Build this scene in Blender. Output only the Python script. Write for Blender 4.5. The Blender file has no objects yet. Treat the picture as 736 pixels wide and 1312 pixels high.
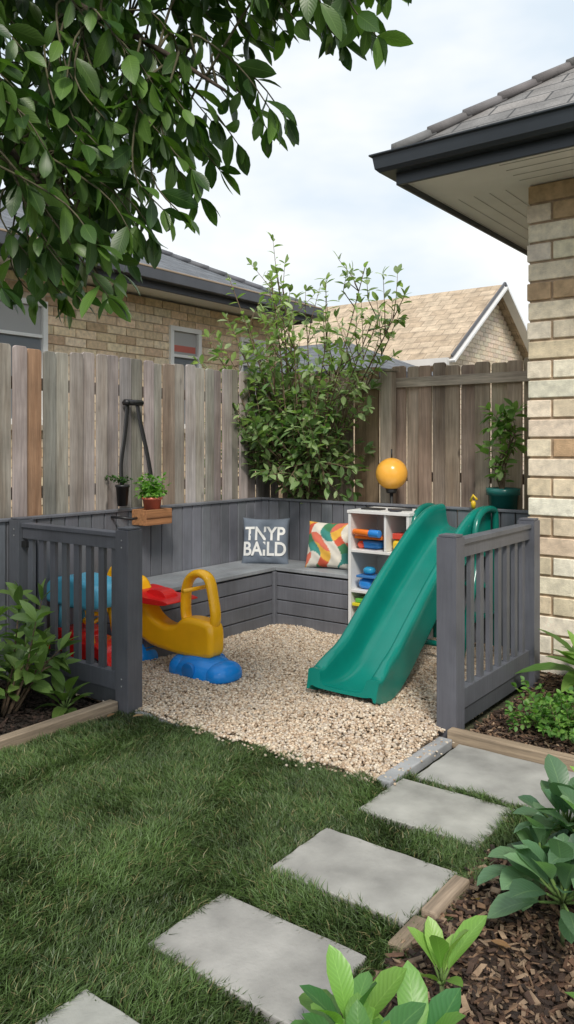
import bpy, math, numpy as np
from mathutils import Vector, Matrix
R = np.random.default_rng(7)
scene = bpy.context.scene
H = 1.315
def site(X, Y, z):   # surveyor frame (facing the play corner) -> yard frame
    return np.array([.8*X-.6*Y, .6*X+.8*Y, z])

# ---------------------------------------------------------------- materials
def newmat(name):
    m = bpy.data.materials.new(name); m.use_nodes = True
    nt = m.node_tree; nt.nodes.clear()
    out = nt.nodes.new('ShaderNodeOutputMaterial')
    b = nt.nodes.new('ShaderNodeBsdfPrincipled')
    nt.links.new(b.outputs[0], out.inputs[0])
    return m, nt, b, out
def attr(nt):
    a = nt.nodes.new('ShaderNodeAttribute'); a.attribute_name = 'Col'; return a.outputs['Color']
def noise(nt, scale, detail=4, vec=None, sc3=None, rough=.55):
    n = nt.nodes.new('ShaderNodeTexNoise'); n.inputs['Scale'].default_value = scale
    n.inputs['Detail'].default_value = detail; n.inputs['Roughness'].default_value = rough
    tc = nt.nodes.new('ShaderNodeTexCoord'); src = vec or tc.outputs['Object']
    if sc3:
        mp = nt.nodes.new('ShaderNodeMapping'); mp.inputs['Scale'].default_value = sc3
        nt.links.new(src, mp.inputs[0]); src = mp.outputs[0]
    nt.links.new(src, n.inputs['Vector']); return n.outputs['Fac']
def ramp(nt, f, stops):
    r = nt.nodes.new('ShaderNodeValToRGB'); e = r.color_ramp.elements
    while len(e) < len(stops): e.new(.5)
    for i, (p, c) in enumerate(stops):
        e[i].position = p; e[i].color = (c[0], c[1], c[2], 1) if hasattr(c, '__len__') else (c, c, c, 1)
    nt.links.new(f, r.inputs[0]); return r.outputs[0]
def mul(nt, a, b, fac=1, mode='MULTIPLY'):
    m = nt.nodes.new('ShaderNodeMix'); m.data_type = 'RGBA'; m.blend_type = mode
    if isinstance(fac, (int, float)): m.inputs[0].default_value = fac
    else: nt.links.new(fac, m.inputs[0])
    for i, s in ((6, a), (7, b)):
        if hasattr(s, '__len__'): m.inputs[i].default_value = (*s[:3], 1)
        else: nt.links.new(s, m.inputs[i])
    return m.outputs[2]
def bump(nt, b, h, strength, dist=.01):
    n = nt.nodes.new('ShaderNodeBump'); n.inputs['Strength'].default_value = strength
    n.inputs['Distance'].default_value = dist
    nt.links.new(h, n.inputs['Height']); nt.links.new(n.outputs[0], b.inputs['Normal'])
def wood_mat(name, axis='z', rough=.85, lo=.55, hi=1.25, bs=.6, stain=False):
    m, nt, b, o = newmat(name)
    s = {'z': (1, 1, .05), 'x': (.05, 1, 1), 'y': (1, .05, 1)}[axis]
    g = noise(nt, 70, 4, sc3=s, rough=.7); w = noise(nt, 3.5, 3)
    c = mul(nt, attr(nt), ramp(nt, g, [(.3, lo), (.7, hi)]))
    c = mul(nt, c, ramp(nt, w, [(.3, .78), (.7, 1.16)]))
    if stain:   # weather streaks and knots
        st = noise(nt, 9, 3, sc3=(1, 1, .12)); c = mul(nt, c, ramp(nt, st, [(.32, (.72, .67, .63)), (.52, (1, 1, 1)), (.75, (1.1, 1.12, 1.15))]))
        kn = nt.nodes.new('ShaderNodeTexVoronoi'); kn.inputs['Scale'].default_value = 4.2
        tc = nt.nodes.new('ShaderNodeTexCoord'); mp = nt.nodes.new('ShaderNodeMapping'); mp.inputs['Scale'].default_value = (1, 1, .45)
        nt.links.new(tc.outputs['Object'], mp.inputs[0]); nt.links.new(mp.outputs[0], kn.inputs['Vector'])
        c = mul(nt, c, ramp(nt, kn.outputs['Distance'], [(.03, .4), (.08, 1.0)]))
    nt.links.new(c, b.inputs['Base Color']); b.inputs['Roughness'].default_value = rough
    bump(nt, b, g, bs, .004); return m
def plain_mat(name, rough=.6, lo=.8, hi=1.12, ns=9, bs=.15, bscale=120, metal=0, bd=.002):
    m, nt, b, o = newmat(name)
    n = noise(nt, ns, 4); c = mul(nt, attr(nt), ramp(nt, n, [(.3, lo), (.7, hi)]))
    nt.links.new(c, b.inputs['Base Color']); b.inputs['Roughness'].default_value = rough
    b.inputs['Metallic'].default_value = metal
    if bs: bump(nt, b, noise(nt, bscale, 2), bs, bd)
    return m
def leaf_mat(name, rough=.38, trans=.25):
    m, nt, b, o = newmat(name)
    uv = nt.nodes.new('ShaderNodeUVMap')
    sep = nt.nodes.new('ShaderNodeSeparateXYZ'); nt.links.new(uv.outputs[0], sep.inputs[0])
    def math_(op, a, v):
        q = nt.nodes.new('ShaderNodeMath'); q.operation = op
        nt.links.new(a, q.inputs[0])
        if isinstance(v, (int, float)): q.inputs[1].default_value = v
        else: nt.links.new(v, q.inputs[1])
        return q.outputs[0]
    av = math_('ABSOLUTE', math_('SUBTRACT', sep.outputs[1], .5), 0)
    rib = ramp(nt, av, [(.008, .8), (.035, 0.0)])
    ve = math_('SINE', math_('MULTIPLY', math_('SUBTRACT', sep.outputs[0], math_('MULTIPLY', av, .5)), 70), 0)
    c = mul(nt, attr(nt), ramp(nt, ve, [(.0, .94), (1, 1.04)]))
    lite = mul(nt, c, (.10, .14, .05), .6, 'ADD')
    c = mul(nt, c, lite, rib, 'MIX')
    nt.links.new(c, b.inputs['Base Color']); b.inputs['Roughness'].default_value = rough
    bump(nt, b, ve, .12, .001)
    t = nt.nodes.new('ShaderNodeBsdfTranslucent'); nt.links.new(mul(nt, c, (1.6, 2.0, .7)), t.inputs[0])
    ms = nt.nodes.new('ShaderNodeMixShader'); ms.inputs[0].default_value = trans
    nt.links.new(b.outputs[0], ms.inputs[1]); nt.links.new(t.outputs[0], ms.inputs[2])
    nt.links.new(ms.outputs[0], o.inputs[0]); return m
def shingle_mat(name, c1, c2, mortar, bw=.3, rh=.16, rough=.85):
    m, nt, b, o = newmat(name)
    uv = nt.nodes.new('ShaderNodeUVMap'); br = nt.nodes.new('ShaderNodeTexBrick')
    nt.links.new(uv.outputs[0], br.inputs['Vector'])
    br.inputs['Scale'].default_value = 1; br.inputs['Brick Width'].default_value = bw
    br.inputs['Row Height'].default_value = rh; br.inputs['Mortar Size'].default_value = .008
    br.inputs['Mortar Smooth'].default_value = .3
    br.inputs['Color1'].default_value = (*c1, 1); br.inputs['Color2'].default_value = (*c2, 1)
    br.inputs['Mortar'].default_value = (*mortar, 1)
    c = mul(nt, br.outputs[0], ramp(nt, noise(nt, 6, 5), [(.3, .7), (.7, 1.25)]))
    c = mul(nt, c, ramp(nt, noise(nt, 90, 2), [(.3, .75), (.7, 1.2)]))
    nt.links.new(c, b.inputs['Base Color']); b.inputs['Roughness'].default_value = rough
    sep = nt.nodes.new('ShaderNodeSeparateXYZ'); nt.links.new(uv.outputs[0], sep.inputs[0])
    d = nt.nodes.new('ShaderNodeMath'); d.operation = 'DIVIDE'; d.inputs[1].default_value = rh
    f = nt.nodes.new('ShaderNodeMath'); f.operation = 'FRACT'
    nt.links.new(sep.outputs[1], d.inputs[0]); nt.links.new(d.outputs[0], f.inputs[0])
    s = nt.nodes.new('ShaderNodeMath'); s.operation = 'SUBTRACT'; s.inputs[0].default_value = 1
    nt.links.new(f.outputs[0], s.inputs[1])
    bump(nt, b, s.outputs[0], 1, .02); return m

M_wood = wood_mat('weathered_timber', lo=.68, hi=1.18, stain=True); M_woodx = wood_mat('timber_x', 'x'); M_woody = wood_mat('timber_y', 'y')
M_paint = wood_mat('painted_timber', 'z', .5, .86, 1.1, .3)
M_plastic = plain_mat('moulded_plastic', .22, .9, 1.06, 5, 0, 60)
M_metal = plain_mat('coated_metal', .4, .85, 1.1, 4, 0)
M_white = plain_mat('white_board', .5, .93, 1.03, 4, 0)
M_brick = plain_mat('fired_brick', .9, .76, 1.16, 22, .7, 160, bd=.004)
M_stone = plain_mat('pebble', .8, .8, 1.15, 60, .0, 200)
M_slab = plain_mat('sandstone_slab', .75, .62, 1.16, 5, .35, 90, bd=.004)
M_bark = plain_mat('bark', .9, .6, 1.3, 30, .6, 80, bd=.006)
M_soil = plain_mat('soil', .95, .5, 1.4, 25, 1, 60, bd=.02)
M_fabric = plain_mat('fabric', .9, .88, 1.08, 12, .4, 500, bd=.001)
M_leaf = leaf_mat('glossy_leaf'); M_leaf2 = leaf_mat('matte_leaf', .5, .3)
M_grass = plain_mat('grass_blade', .5, .65, 1.25, 2.2, 0)
m, nt, b, o = newmat('window_glass'); M_glass = m
nt.links.new(attr(nt), b.inputs['Base Color']); b.inputs['Roughness'].default_value = .06
b.inputs['Specular IOR Level'].default_value = 1
M_roof = shingle_mat('slate_roof', (.18, .175, .17), (.27, .25, .235), (.06, .06, .06), .32, .17)
M_roof_l = shingle_mat('grey_roof', (.12, .13, .145), (.16, .17, .185), (.06, .06, .065), .3, .2)
M_roof_t = shingle_mat('tan_roof', (.46, .35, .24), (.58, .46, .33), (.28, .21, .15), .3, .22)

# ---------------------------------------------------------------- mesh tools
def link(o, parent=None):
    scene.collection.objects.link(o)
    if parent: o.parent = parent
    return o
def empty(name, loc=(0, 0, 0)):
    e = bpy.data.objects.new(name, None); e.empty_display_size = .1; scene.collection.objects.link(e); return e
def fast_mesh(name, V, F, col, mat, smooth=False, uv=None, parent=None):
    V = np.asarray(V, np.float32); F = np.asarray(F, np.int32); n, k = F.shape
    me = bpy.data.meshes.new(name)
    me.vertices.add(len(V)); me.vertices.foreach_set('co', V.ravel())
    me.loops.add(n*k); me.loops.foreach_set('vertex_index', F.ravel())
    me.polygons.add(n); me.polygons.foreach_set('loop_start', np.arange(0, n*k, k, dtype=np.int32))
    me.polygons.foreach_set('loop_total', np.full(n, k, np.int32))
    me.polygons.foreach_set('use_smooth', np.full(n, smooth))
    me.update(calc_edges=True)
    a = me.attributes.new('Col', 'FLOAT_COLOR', 'POINT')
    c = np.ones((len(V), 4), np.float32); c[:, :3] = col; a.data.foreach_set('color', c.ravel())
    if uv is not None:
        u = me.uv_layers.new(name='UVMap'); u.data.foreach_set('uv', np.asarray(uv, np.float32)[F.ravel()].ravel())
    me.materials.append(mat)
    return link(bpy.data.objects.new(name, me), parent)
class MB:
    def __init__(s): s.v = []; s.f = []; s.m = []; s.c = []; s.s = []
    def add(s, V, F, col, mi=0, smooth=False):
        o = len(s.v); s.v += [tuple(map(float, p)) for p in V]
        for i, f in enumerate(F):
            s.f.append([o+j for j in f]); s.m.append(mi); s.c.append(col[i] if isinstance(col, list) else col); s.s.append(smooth)
    def box(s, x0, x1, y0, y1, z0, z1, col, mi=0):
        V = [(x, y, z) for z in (z0, z1) for y in (y0, y1) for x in (x0, x1)]
        s.add(V, [(0, 2, 3, 1), (4, 5, 7, 6), (0, 1, 5, 4), (2, 6, 7, 3), (0, 4, 6, 2), (1, 3, 7, 5)], col, mi)
    def obox(s, c, size, rot, col, mi=0):
        V = []
        for z in (-.5, .5):
            for y in (-.5, .5):
                for x in (-.5, .5):
                    V.append(Vector(c)+rot @ Vector((x*size[0], y*size[1], z*size[2])))
        s.add(V, [(0, 2, 3, 1), (4, 5, 7, 6), (0, 1, 5, 4), (2, 6, 7, 3), (0, 4, 6, 2), (1, 3, 7, 5)], col, mi)
    def beam(s, a, b, w, h, col, mi=0):
        a = Vector(a); b = Vector(b); d = (b-a); s.obox((a+b)/2, (w, h, d.length), d.to_track_quat('Z', 'Y').to_matrix(), col, mi)
    def tube(s, pts, rad, col, mi=0, seg=10, closed=False, flat=None, cap=True):
        pts = [Vector(p) for p in pts]; n = len(pts)
        if not hasattr(rad, '__len__'): rad = [rad]*n
        V = []; up = None
        for i, p in enumerate(pts):
            if closed: t = pts[(i+1) % n]-pts[i-1]
            else: t = pts[min(i+1, n-1)]-pts[max(i-1, 0)]
            t.normalize()
            if flat is not None: a = Vector(flat)
            else:
                if up is None: up = Vector((0, 0, 1)) if abs(t.z) < .9 else Vector((1, 0, 0))
                a = up
            a = (a-t*a.dot(t)).normalized(); up = a if flat is None else up
            bb = t.cross(a); kf = 1 if flat is None else s.flatk
            for k in range(seg):
                an = 2*math.pi*k/seg
                V.append(p+a*math.cos(an)*rad[i]*kf+bb*math.sin(an)*rad[i])
        F = []
        for i in range(n if closed else n-1):
            j = (i+1) % n
            for k in range(seg):
                l = (k+1) % seg; F.append((i*seg+k, i*seg+l, j*seg+l, j*seg+k))
        if not closed and cap: F.append(tuple(range(seg))[::-1]); F.append(tuple((n-1)*seg+k for k in range(seg)))
        s.add(V, F, col, mi, True)
    flatk = 1
    def lathe(s, c, prof, col, mi=0, seg=24):
        V = [(c[0]+r*math.cos(2*math.pi*k/seg), c[1]+r*math.sin(2*math.pi*k/seg), c[2]+z) for r, z in prof for k in range(seg)]
        F = [(i*seg+k, i*seg+(k+1) % seg, (i+1)*seg+(k+1) % seg, (i+1)*seg+k) for i in range(len(prof)-1) for k in range(seg)]
        s.add(V, F, col, mi, True)
    def blob(s, c, r, p, col, zmin=-1.0, mi=0, nu=40, nv=24):
        sg = lambda v, e: math.copysign(abs(v)**e, v); V = []
        for j in range(nv+1):
            a = -math.pi/2+math.pi*j/nv
            for i in range(nu):
                b = 2*math.pi*i/nu
                V.append((c[0]+r[0]*sg(math.cos(a), p)*sg(math.cos(b), p), c[1]+r[1]*sg(math.cos(a), p)*sg(math.sin(b), p), c[2]+r[2]*max(zmin, sg(math.sin(a), p))))
        F = [(j*nu+i, j*nu+(i+1) % nu, (j+1)*nu+(i+1) % nu, (j+1)*nu+i) for j in range(nv) for i in range(nu)]
        s.add(V, F, col, mi, True)
    def prism(s, outline, org, ax, ay, width, col, mi=0):
        ax = Vector(ax); ay = Vector(ay); az = ax.cross(ay); o = Vector(org); n = len(outline)
        V = [o+ax*p[0]+ay*p[1]+az*(k*width) for k in (-.5, .5) for p in outline]
        F = [tuple(range(n))[::-1], tuple(range(n, 2*n))]+[(i, (i+1) % n, n+(i+1) % n, n+i) for i in range(n)]
        s.add(V, F, col, mi)
    def done(s, name, mats, bevel=0, parent=None, seg=2, smooth_all=False):
        me = bpy.data.meshes.new(name); me.from_pydata(s.v, [], s.f); me.update()
        for m in (mats if isinstance(mats, list) else [mats]): me.materials.append(m)
        me.polygons.foreach_set('material_index', s.m)
        me.polygons.foreach_set('use_smooth', [True]*len(s.f) if smooth_all else s.s)
        a = me.attributes.new('Col', 'FLOAT_COLOR', 'CORNER'); L = []
        for f, c in zip(s.f, s.c): L += [c[0], c[1], c[2], 1]*len(f)
        a.data.foreach_set('color', L)
        ob = link(bpy.data.objects.new(name, me), parent)
        if bevel:
            bv = ob.modifiers.new('b', 'BEVEL'); bv.width = bevel; bv.segments = seg; bv.limit_method = 'ANGLE'; bv.angle_limit = .7
            if smooth_all: bv.harden_normals = True
        return ob
def vary(c, k=.12, hue=.04):
    g = 1+R.uniform(-k, k); return tuple(max(.002, x*g*(1+R.uniform(-hue, hue))) for x in c)
def catmull(P, n=6, closed=False):
    P = [np.array(p, float) for p in P]; out = []; N = len(P)
    for i in range(N if closed else N-1):
        g = (lambda j: P[j % N]) if closed else (lambda j: P[min(max(j, 0), N-1)])
        a, b, c, d = g(i-1), g(i), g(i+1), g(i+2)
        for k in range(n):
            t = k/n; out.append(.5*((2*b)+(c-a)*t+(2*a-5*b+4*c-d)*t*t+(-a+3*b-3*c+d)*t**3))
    if not closed: out.append(P[-1])
    return out

# ---------------------------------------------------------------- leaves
US = np.array([0, .1, .28, .5, .72, .9, 1.0]); WS = np.array([.06, .34, .78, 1.0, .86, .42, .02])
def unit(a): return a/(np.linalg.norm(a, axis=-1, keepdims=True)+1e-9)
def leaves(name, P, D, N, L, W, col, mat, curl=.25, fold=.25, parent=None, ws=WS):
    P = np.asarray(P, float); D = unit(np.asarray(D, float)); N = np.asarray(N, float)
    S = unit(np.cross(D, N)); N = np.cross(S, D); n = len(P)
    L = np.broadcast_to(L, n)[:, None, None, None]; W = np.broadcast_to(W, n)[:, None, None, None]
    curl = (np.broadcast_to(curl, n)*R.uniform(.4, 1.5, n))[:, None, None, None]*L
    u = US[None, :, None, None]; w = ws[None, :, None, None]; v = np.array([-1, 0, 1])[None, None, :, None]
    X = P[:, None, None, :]+D[:, None, None, :]*(u*L)+S[:, None, None, :]*(v*w*W/2)+N[:, None, None, :]*(fold*np.abs(v)*w*W/2-curl*u**2)
    V = X.reshape(-1, 3); k = len(US)
    q = np.array([(i*3+j, i*3+j+1, i*3+j+4, i*3+j+3) for i in range(k-1) for j in range(2)])
    F = (q[None]+(np.arange(n)*k*3)[:, None, None]).reshape(-1, 4)
    uv = np.stack(np.broadcast_arrays(US[:, None], np.array([0, .5, 1])[None, :]), -1).reshape(-1, 2)
    uv = np.tile(uv, (n, 1)); c = np.repeat(np.asarray(col), k*3, axis=0)
    return fast_mesh(name, V, F, c, mat, True, uv, parent)
def leafcols(n, base, tip, var=.25):
    t = R.random(n)[:, None]**1.5; c = np.array(base)*(1-t)+np.array(tip)*t
    return c*(1+R.uniform(-var, var, (n, 1)))
def twiggy(paths, spacing, L, W, spread=.9, droop=.3, start=.15):
    P = []; D = []; N = []; LL = []
    for path in paths:
        path = np.array(path); seg = np.linalg.norm(np.diff(path, axis=0), axis=1); cum = np.r_[0, np.cumsum(seg)]
        s = cum[-1]*start+R.random()*spacing; side = R.random()*6.28
        while s < cum[-1]:
            i = min(np.searchsorted(cum, s)-1, len(seg)-1); t = (s-cum[i])/seg[i]
            p = path[i]*(1-t)+path[i+1]*t; d = (path[i+1]-path[i])/seg[i]
            a = np.cross(d, [0, 0, 1]); a = a/(np.linalg.norm(a)+1e-6); b = np.cross(d, a)
            side += 2.4+R.uniform(-.4, .4); o = a*math.cos(side)+b*math.sin(side)
            dd = d*(1-.55*spread)+o*spread+np.array([0, 0, -droop])+R.normal(0, .15, 3)
            P.append(p); D.append(dd); N.append(np.array([0, 0, 1])+o*-.3+R.normal(0, .35, 3)); LL.append(L*R.uniform(.65, 1.15))
            s += spacing*R.uniform(.7, 1.3)
        for q in range(3):
            P.append(path[-1]); D.append(path[-1]-path[-2]+R.normal(0, .5, 3)*np.linalg.norm(path[-1]-path[-2])+np.array([0, 0, -droop*.02])); N.append(np.array([0, 0, 1])+R.normal(0, .4, 3)); LL.append(L*R.uniform(.6, 1))
    LL = np.array(LL); return np.array(P), np.array(D), np.array(N), LL, LL*W/L

# ---------------------------------------------------------------- ground sheets
def sheet(name, x0, x1, y0, y1, z, col, mat, n=2, amp=0):
    xs = np.linspace(x0, x1, n); ys = np.linspace(y0, y1, n); X, Y = np.meshgrid(xs, ys)
    Z = z+amp*(np.sin(X*5.1+1)*np.cos(Y*4.3)+.5*np.sin(X*11+Y*9))
    V = np.stack([X, Y, Z], -1).reshape(-1, 3)
    F = [(j*n+i, j*n+i+1, (j+1)*n+i+1, (j+1)*n+i) for j in range(n-1) for i in range(n-1)]
    return fast_mesh(name, V, F, np.tile(col, (len(V), 1)), mat, True)
sheet('ground', -400, 400, -400, 400, -.03, (.07, .075, .04), M_soil)
sheet('lawn', -3.0, 3.5, -2.5, 2.66, -.012, (.03, .045, .014), M_soil)
sheet('soil_bed', -3.95, -3.03, -2.5, 2.62, 0.0, (.035, .026, .02), M_soil, 40, .01)
sheet('gravel_base', -3.95, -1.57, 2.66, 4.9, 0.0, (.40, .31, .22), M_soil)

def ico():
    p = (1+5**.5)/2
    V = np.array([(-1, p, 0), (1, p, 0), (-1, -p, 0), (1, -p, 0), (0, -1, p), (0, 1, p), (0, -1, -p), (0, 1, -p), (p, 0, -1), (p, 0, 1), (-p, 0, -1), (-p, 0, 1)], float)
    F = np.array([(0, 11, 5), (0, 5, 1), (0, 1, 7), (0, 7, 10), (0, 10, 11), (1, 5, 9), (5, 11, 4), (11, 10, 2), (10, 7, 6), (7, 1, 8), (3, 9, 4), (3, 4, 2), (3, 2, 6), (3, 6, 8), (3, 8, 9), (4, 9, 5), (2, 4, 11), (6, 2, 10), (8, 6, 7), (9, 8, 1)])
    return V/np.linalg.norm(V[0]), F
def rotmats(n):
    q = unit(R.normal(size=(n, 4))); w, x, y, z = q.T
    return np.stack([1-2*(y*y+z*z), 2*(x*y-z*w), 2*(x*z+y*w), 2*(x*y+z*w), 1-2*(x*x+z*z), 2*(y*z-x*w), 2*(x*z-y*w), 2*(y*z+x*w), 1-2*(x*x+y*y)], -1).reshape(n, 3, 3)
IV, IF = ico()
def scatter_stones(name, P, r, cols, mat, squash=.75, smooth=True):
    n = len(P); S = R.uniform(.7, 1.25, (n, 1, 3))*np.asarray(r)[:, None, None]
    V = IV[None]*S*(1+R.uniform(-.12, .12, (n, 12, 1))); V = np.einsum('nij,nkj->nki', rotmats(n), V); V[:, :, 2] *= squash
    V += P[:, None, :]
    F = (IF[None]+(np.arange(n)*12)[:, None, None]).reshape(-1, 3)
    return fast_mesh(name, V.reshape(-1, 3), F, np.repeat(cols, 12, axis=0), mat, smooth)
n = 68000
gx = R.uniform(-3.93, -1.56, n); gy = R.uniform(2.64, 4.88, n)
gy = np.where(gy < 2.67, gy+.02*np.sin(gx*17), gy)
gz = .006+.016*(np.sin(gx*3.3)*np.cos(gy*4.1)+1)*.5+.007*np.sin(gx*13+gy*7)+R.uniform(0, .010, n)
gz += .045*np.exp(-(((gx+1.94)/.26)**2+((gy-3.2)/.17)**2))
pal = np.array([(.60, .47, .34), (.50, .38, .27), (.70, .61, .49), (.38, .27, .18), (.65, .54, .41), (.54, .46, .38)])
scatter_stones('pea_gravel', np.stack([gx, gy, gz], -1), R.uniform(.0048, .0095, n), pal[R.integers(0, 6, n)]*R.uniform(.85, 1.2, (n, 1)), M_stone)
n = 130
gx = np.r_[R.normal(-1.53, .03, n//2), R.uniform(-2.5, -1.6, n//2)]; gy = np.r_[R.uniform(2.64, 3.2, n//2), R.normal(2.62, .025, n//2)]
scatter_stones('stray_pebbles', np.stack([gx, gy, np.full(n, .02)], -1), R.uniform(.005, .008, n), pal[R.integers(0, 6, n)]*.85, M_stone)

# grass blades
slabs = [(-1.46, -.55, 2.79, 3.2), (-.5, .4, 2.8, 3.2), (-1.49, -1.04, 2.42, 2.745), (-1.505, -1.03, 1.91, 2.235), (-1.525, -1.04, 1.425, 1.73), (-1.52, -1.04, .9, 1.225), (-1.51, -1.05, .4, .7)]
def vnoise(x, y, f, seed):
    rr = np.random.default_rng(seed); out = 0*x
    for k in range(9):
        a = rr.uniform(0, 6.28); ff = f*rr.uniform(.5, 1.7); out = out+np.sin((x*math.cos(a)+y*math.sin(a))*ff+rr.uniform(0, 6.28))
    return out/3
n = 300000
bx = R.uniform(-2.98, -.4, n); by = R.uniform(.2, 2.8, n)
edge = .014*np.sin(by*23)+.012*np.sin(by*57)
ok = (bx < -.97+edge) | (by > 2.46+edge)
ok &= ~((by > 2.645+.015*np.sin(bx*19)+.012*np.sin(bx*47)) & (bx < -1.50))
for a, b_, c, d in slabs:
    m_ = .012*np.sin(bx*41+by*13)*np.sin(by*37-bx*11)+.002
    ok &= ~((bx > a+m_) & (bx < b_-m_) & (by > c+m_) & (by < d-m_))
bx, by = bx[ok], by[ok]; n = len(bx)
cl = np.clip(vnoise(bx, by, 9, 1)*.6+vnoise(bx, by, 32, 2)*.5, -1.3, 1.3)
h = (.032+.026*R.random(n)+.011*cl)*np.where(bx > -1.5, .85, 1)
ang = R.uniform(0, 6.283, n); la = vnoise(bx, by, 6, 3)*3+R.normal(0, 1.2, n); lean = R.uniform(.2, 1.1, n)*h
w = R.uniform(.0011, .0022, n)
base = np.stack([bx, by, np.full(n, -.012)], -1); sd = np.stack([np.cos(ang), np.sin(ang), 0*ang], -1)*w[:, None]
ln = np.stack([np.cos(la), np.sin(la), 0*la], -1)*lean[:, None]; up = np.array([0, 0, 1.])[None]*h[:, None]
V = np.stack([base-sd, base+sd, base+ln*.3+up*.6-sd*.8, base+ln*.3+up*.6+sd*.8, base+ln+up*(1-.25*(lean/h)[:, None])], 1)
F = (np.array([(0, 1, 3), (0, 3, 2), (2, 3, 4)])[None]+(np.arange(n)*5)[:, None, None]).reshape(-1, 3)
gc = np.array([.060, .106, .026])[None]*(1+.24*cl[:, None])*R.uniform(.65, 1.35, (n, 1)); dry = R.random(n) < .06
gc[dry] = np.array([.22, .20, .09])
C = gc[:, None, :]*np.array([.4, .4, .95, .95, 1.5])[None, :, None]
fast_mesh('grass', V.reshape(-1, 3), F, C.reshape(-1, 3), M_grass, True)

for i, (a, b_, c, d) in enumerate(slabs):
    mb = MB()
    j = lambda: R.uniform(-.006, .006)
    o2 = [(a+j(), c+j()), (b_+j(), c+j()), (b_+j(), d+j()), (a+j(), d+j())]
    out = []
    for q in range(4):
        p0, p1 = np.array(o2[q]), np.array(o2[(q+1) % 4])
        for t in np.linspace(0, 1, 9)[:-1]: out.append(tuple(p0+(p1-p0)*t+R.uniform(-.0025, .0025, 2)))
    mb.prism(out, (0, 0, -.010), (1, 0, 0), (0, 1, 0), .05, vary((.38, .375, .345), .07, .02))
    mb.done('stepping_stone', M_slab, .004)

def mulch(name, x0, x1, y0, y1, n, z=.0, cols=((.11, .06, .038), (.065, .038, .027), (.19, .115, .07), (.035, .022, .017), (.26, .18, .12))):
    P = np.stack([R.uniform(x0, x1, n), R.uniform(y0, y1, n), z+R.uniform(-.005, .022, n)], -1)
    V = np.array([(x, y, z_) for z_ in (-1, 1) for y in (-1, 1) for x in (-1, 1)], float)
    V = V[None]*R.uniform(.5, 1, (n, 8, 3)); s = np.stack([R.uniform(.005, .03, n)*R.uniform(.5, 1, n), R.uniform(.002, .010, n), R.uniform(.001, .0035, n)], -1)
    V = V*s[:, None, :]; yaw = R.uniform(0, 6.28, n); t = R.normal(0, .35, n); t2 = R.normal(0, .3, n)
    x = V[:, :, 0]*np.cos(t)[:, None]+V[:, :, 2]*np.sin(t)[:, None]; z_ = -V[:, :, 0]*np.sin(t)[:, None]+V[:, :, 2]*np.cos(t)[:, None]
    y = V[:, :, 1]*np.cos(t2)[:, None]-z_*np.sin(t2)[:, None]; z_ = V[:, :, 1]*np.sin(t2)[:, None]+z_*np.cos(t2)[:, None]
    X = x*np.cos(yaw)[:, None]-y*np.sin(yaw)[:, None]; Y = x*np.sin(yaw)[:, None]+y*np.cos(yaw)[:, None]
    W = np.stack([X, Y, z_], -1)+P[:, None, :]
    F = (np.array([(0, 2, 3, 1), (4, 5, 7, 6), (0, 1, 5, 4), (2, 6, 7, 3), (0, 4, 6, 2), (1, 3, 7, 5)])[None]+(np.arange(n)*8)[:, None, None]).reshape(-1, 4)
    c = np.array(cols)[R.integers(0, len(cols), n)]*R.uniform(.7, 1.3, (n, 1))
    fast_mesh(name, W.reshape(-1, 3), F, np.repeat(c, 8, axis=0), M_bark)
sheet('mulch_ground', -.97, 3, -1, 2.44, 0.0, (.05, .03, .02), M_soil, 30, .004)
mulch('bark_mulch', -1.0, .6, .5, 2.44, 22000)
sheet('side_bed', -1.5, 3, 3.33, 4.5, 0.0, (.05, .032, .022), M_soil, 30, .006)
mulch('side_mulch', -1.5, .2, 3.33, 4.5, 11000, .004)
mulch('bed_mulch', -3.93, -3.05, .8, 2.6, 6000, .004, ((.035, .024, .018), (.05, .03, .022), (.02, .014, .01)))

mb = MB(); mb.box(-3.045, -2.985, -1, 2.6, -.02, .06, (.36, .28, .2)); mb.done('timber_edging', M_woody, .005)
mb = MB(); mb.box(-1.53, 1.5, 3.22, 3.275, -.02, .055, (.34, .26, .18)); mb.done('timber_edging', M_woodx, .005)
mb = MB()
mb.box(-1.015, -.965, 1.97, 2.19, -.02, .034, (.34, .26, .19)); mb.box(-1.025, -.975, 1.80, 1.955, -.02, .022, (.26, .2, .14))
mb.done('timber_edging', M_woody, .006)
mb = MB(); mb.box(-1.565, -1.50, 2.66, 3.215, -.02, .022, (.36, .37, .38)); mb.done('concrete_edge', M_slab, .005)
mb = MB(); mb.box(-2.9, -2.6, 2.625, 2.66, -.02, .018, (.3, .3, .31)); mb.done('concrete_edge', M_slab, .005)

# ---------------------------------------------------------------- fences
def palings(mb, axis, c, a0, a1, w, h, base, top_var=.01, special=None, lap=.02, var=.2, gap=.006):
    s = a0; i = 0
    while s < a1-.02:
        ww = w*R.uniform(.85, 1.12); e = min(s+ww-gap, a1); off = (lap if i % 2 else 0)+R.uniform(-.002, .002)
        col = vary(base, var, .05)
        if R.random() < .12: col = vary((base[0]*.92, base[1]*.80, base[2]*.68), .15)
        if special and special[0] < s < special[1]: col = (.40, .24, .145)
        z1 = h+R.uniform(-top_var, top_var); tp = [(s, -.02), (e, -.02), (e, z1-.012), (e-.012, z1), (s+.012, z1), (s, z1-.012)]
        if axis == 'y': mb.prism(tp, (c+off, 0, 0), (0, 1, 0), (0, 0, 1), .018, col)
        else: mb.prism(tp, (0, c-off, 0), (1, 0, 0), (0, 0, 1), .018, col)
        s += ww; i += 1
mb = MB(); palings(mb, 'y', -4.01, -1.5, 5.2, .104, 1.895, (.37, .335, .305), .014, (2.76, 2.86), .017, .3)
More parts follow.
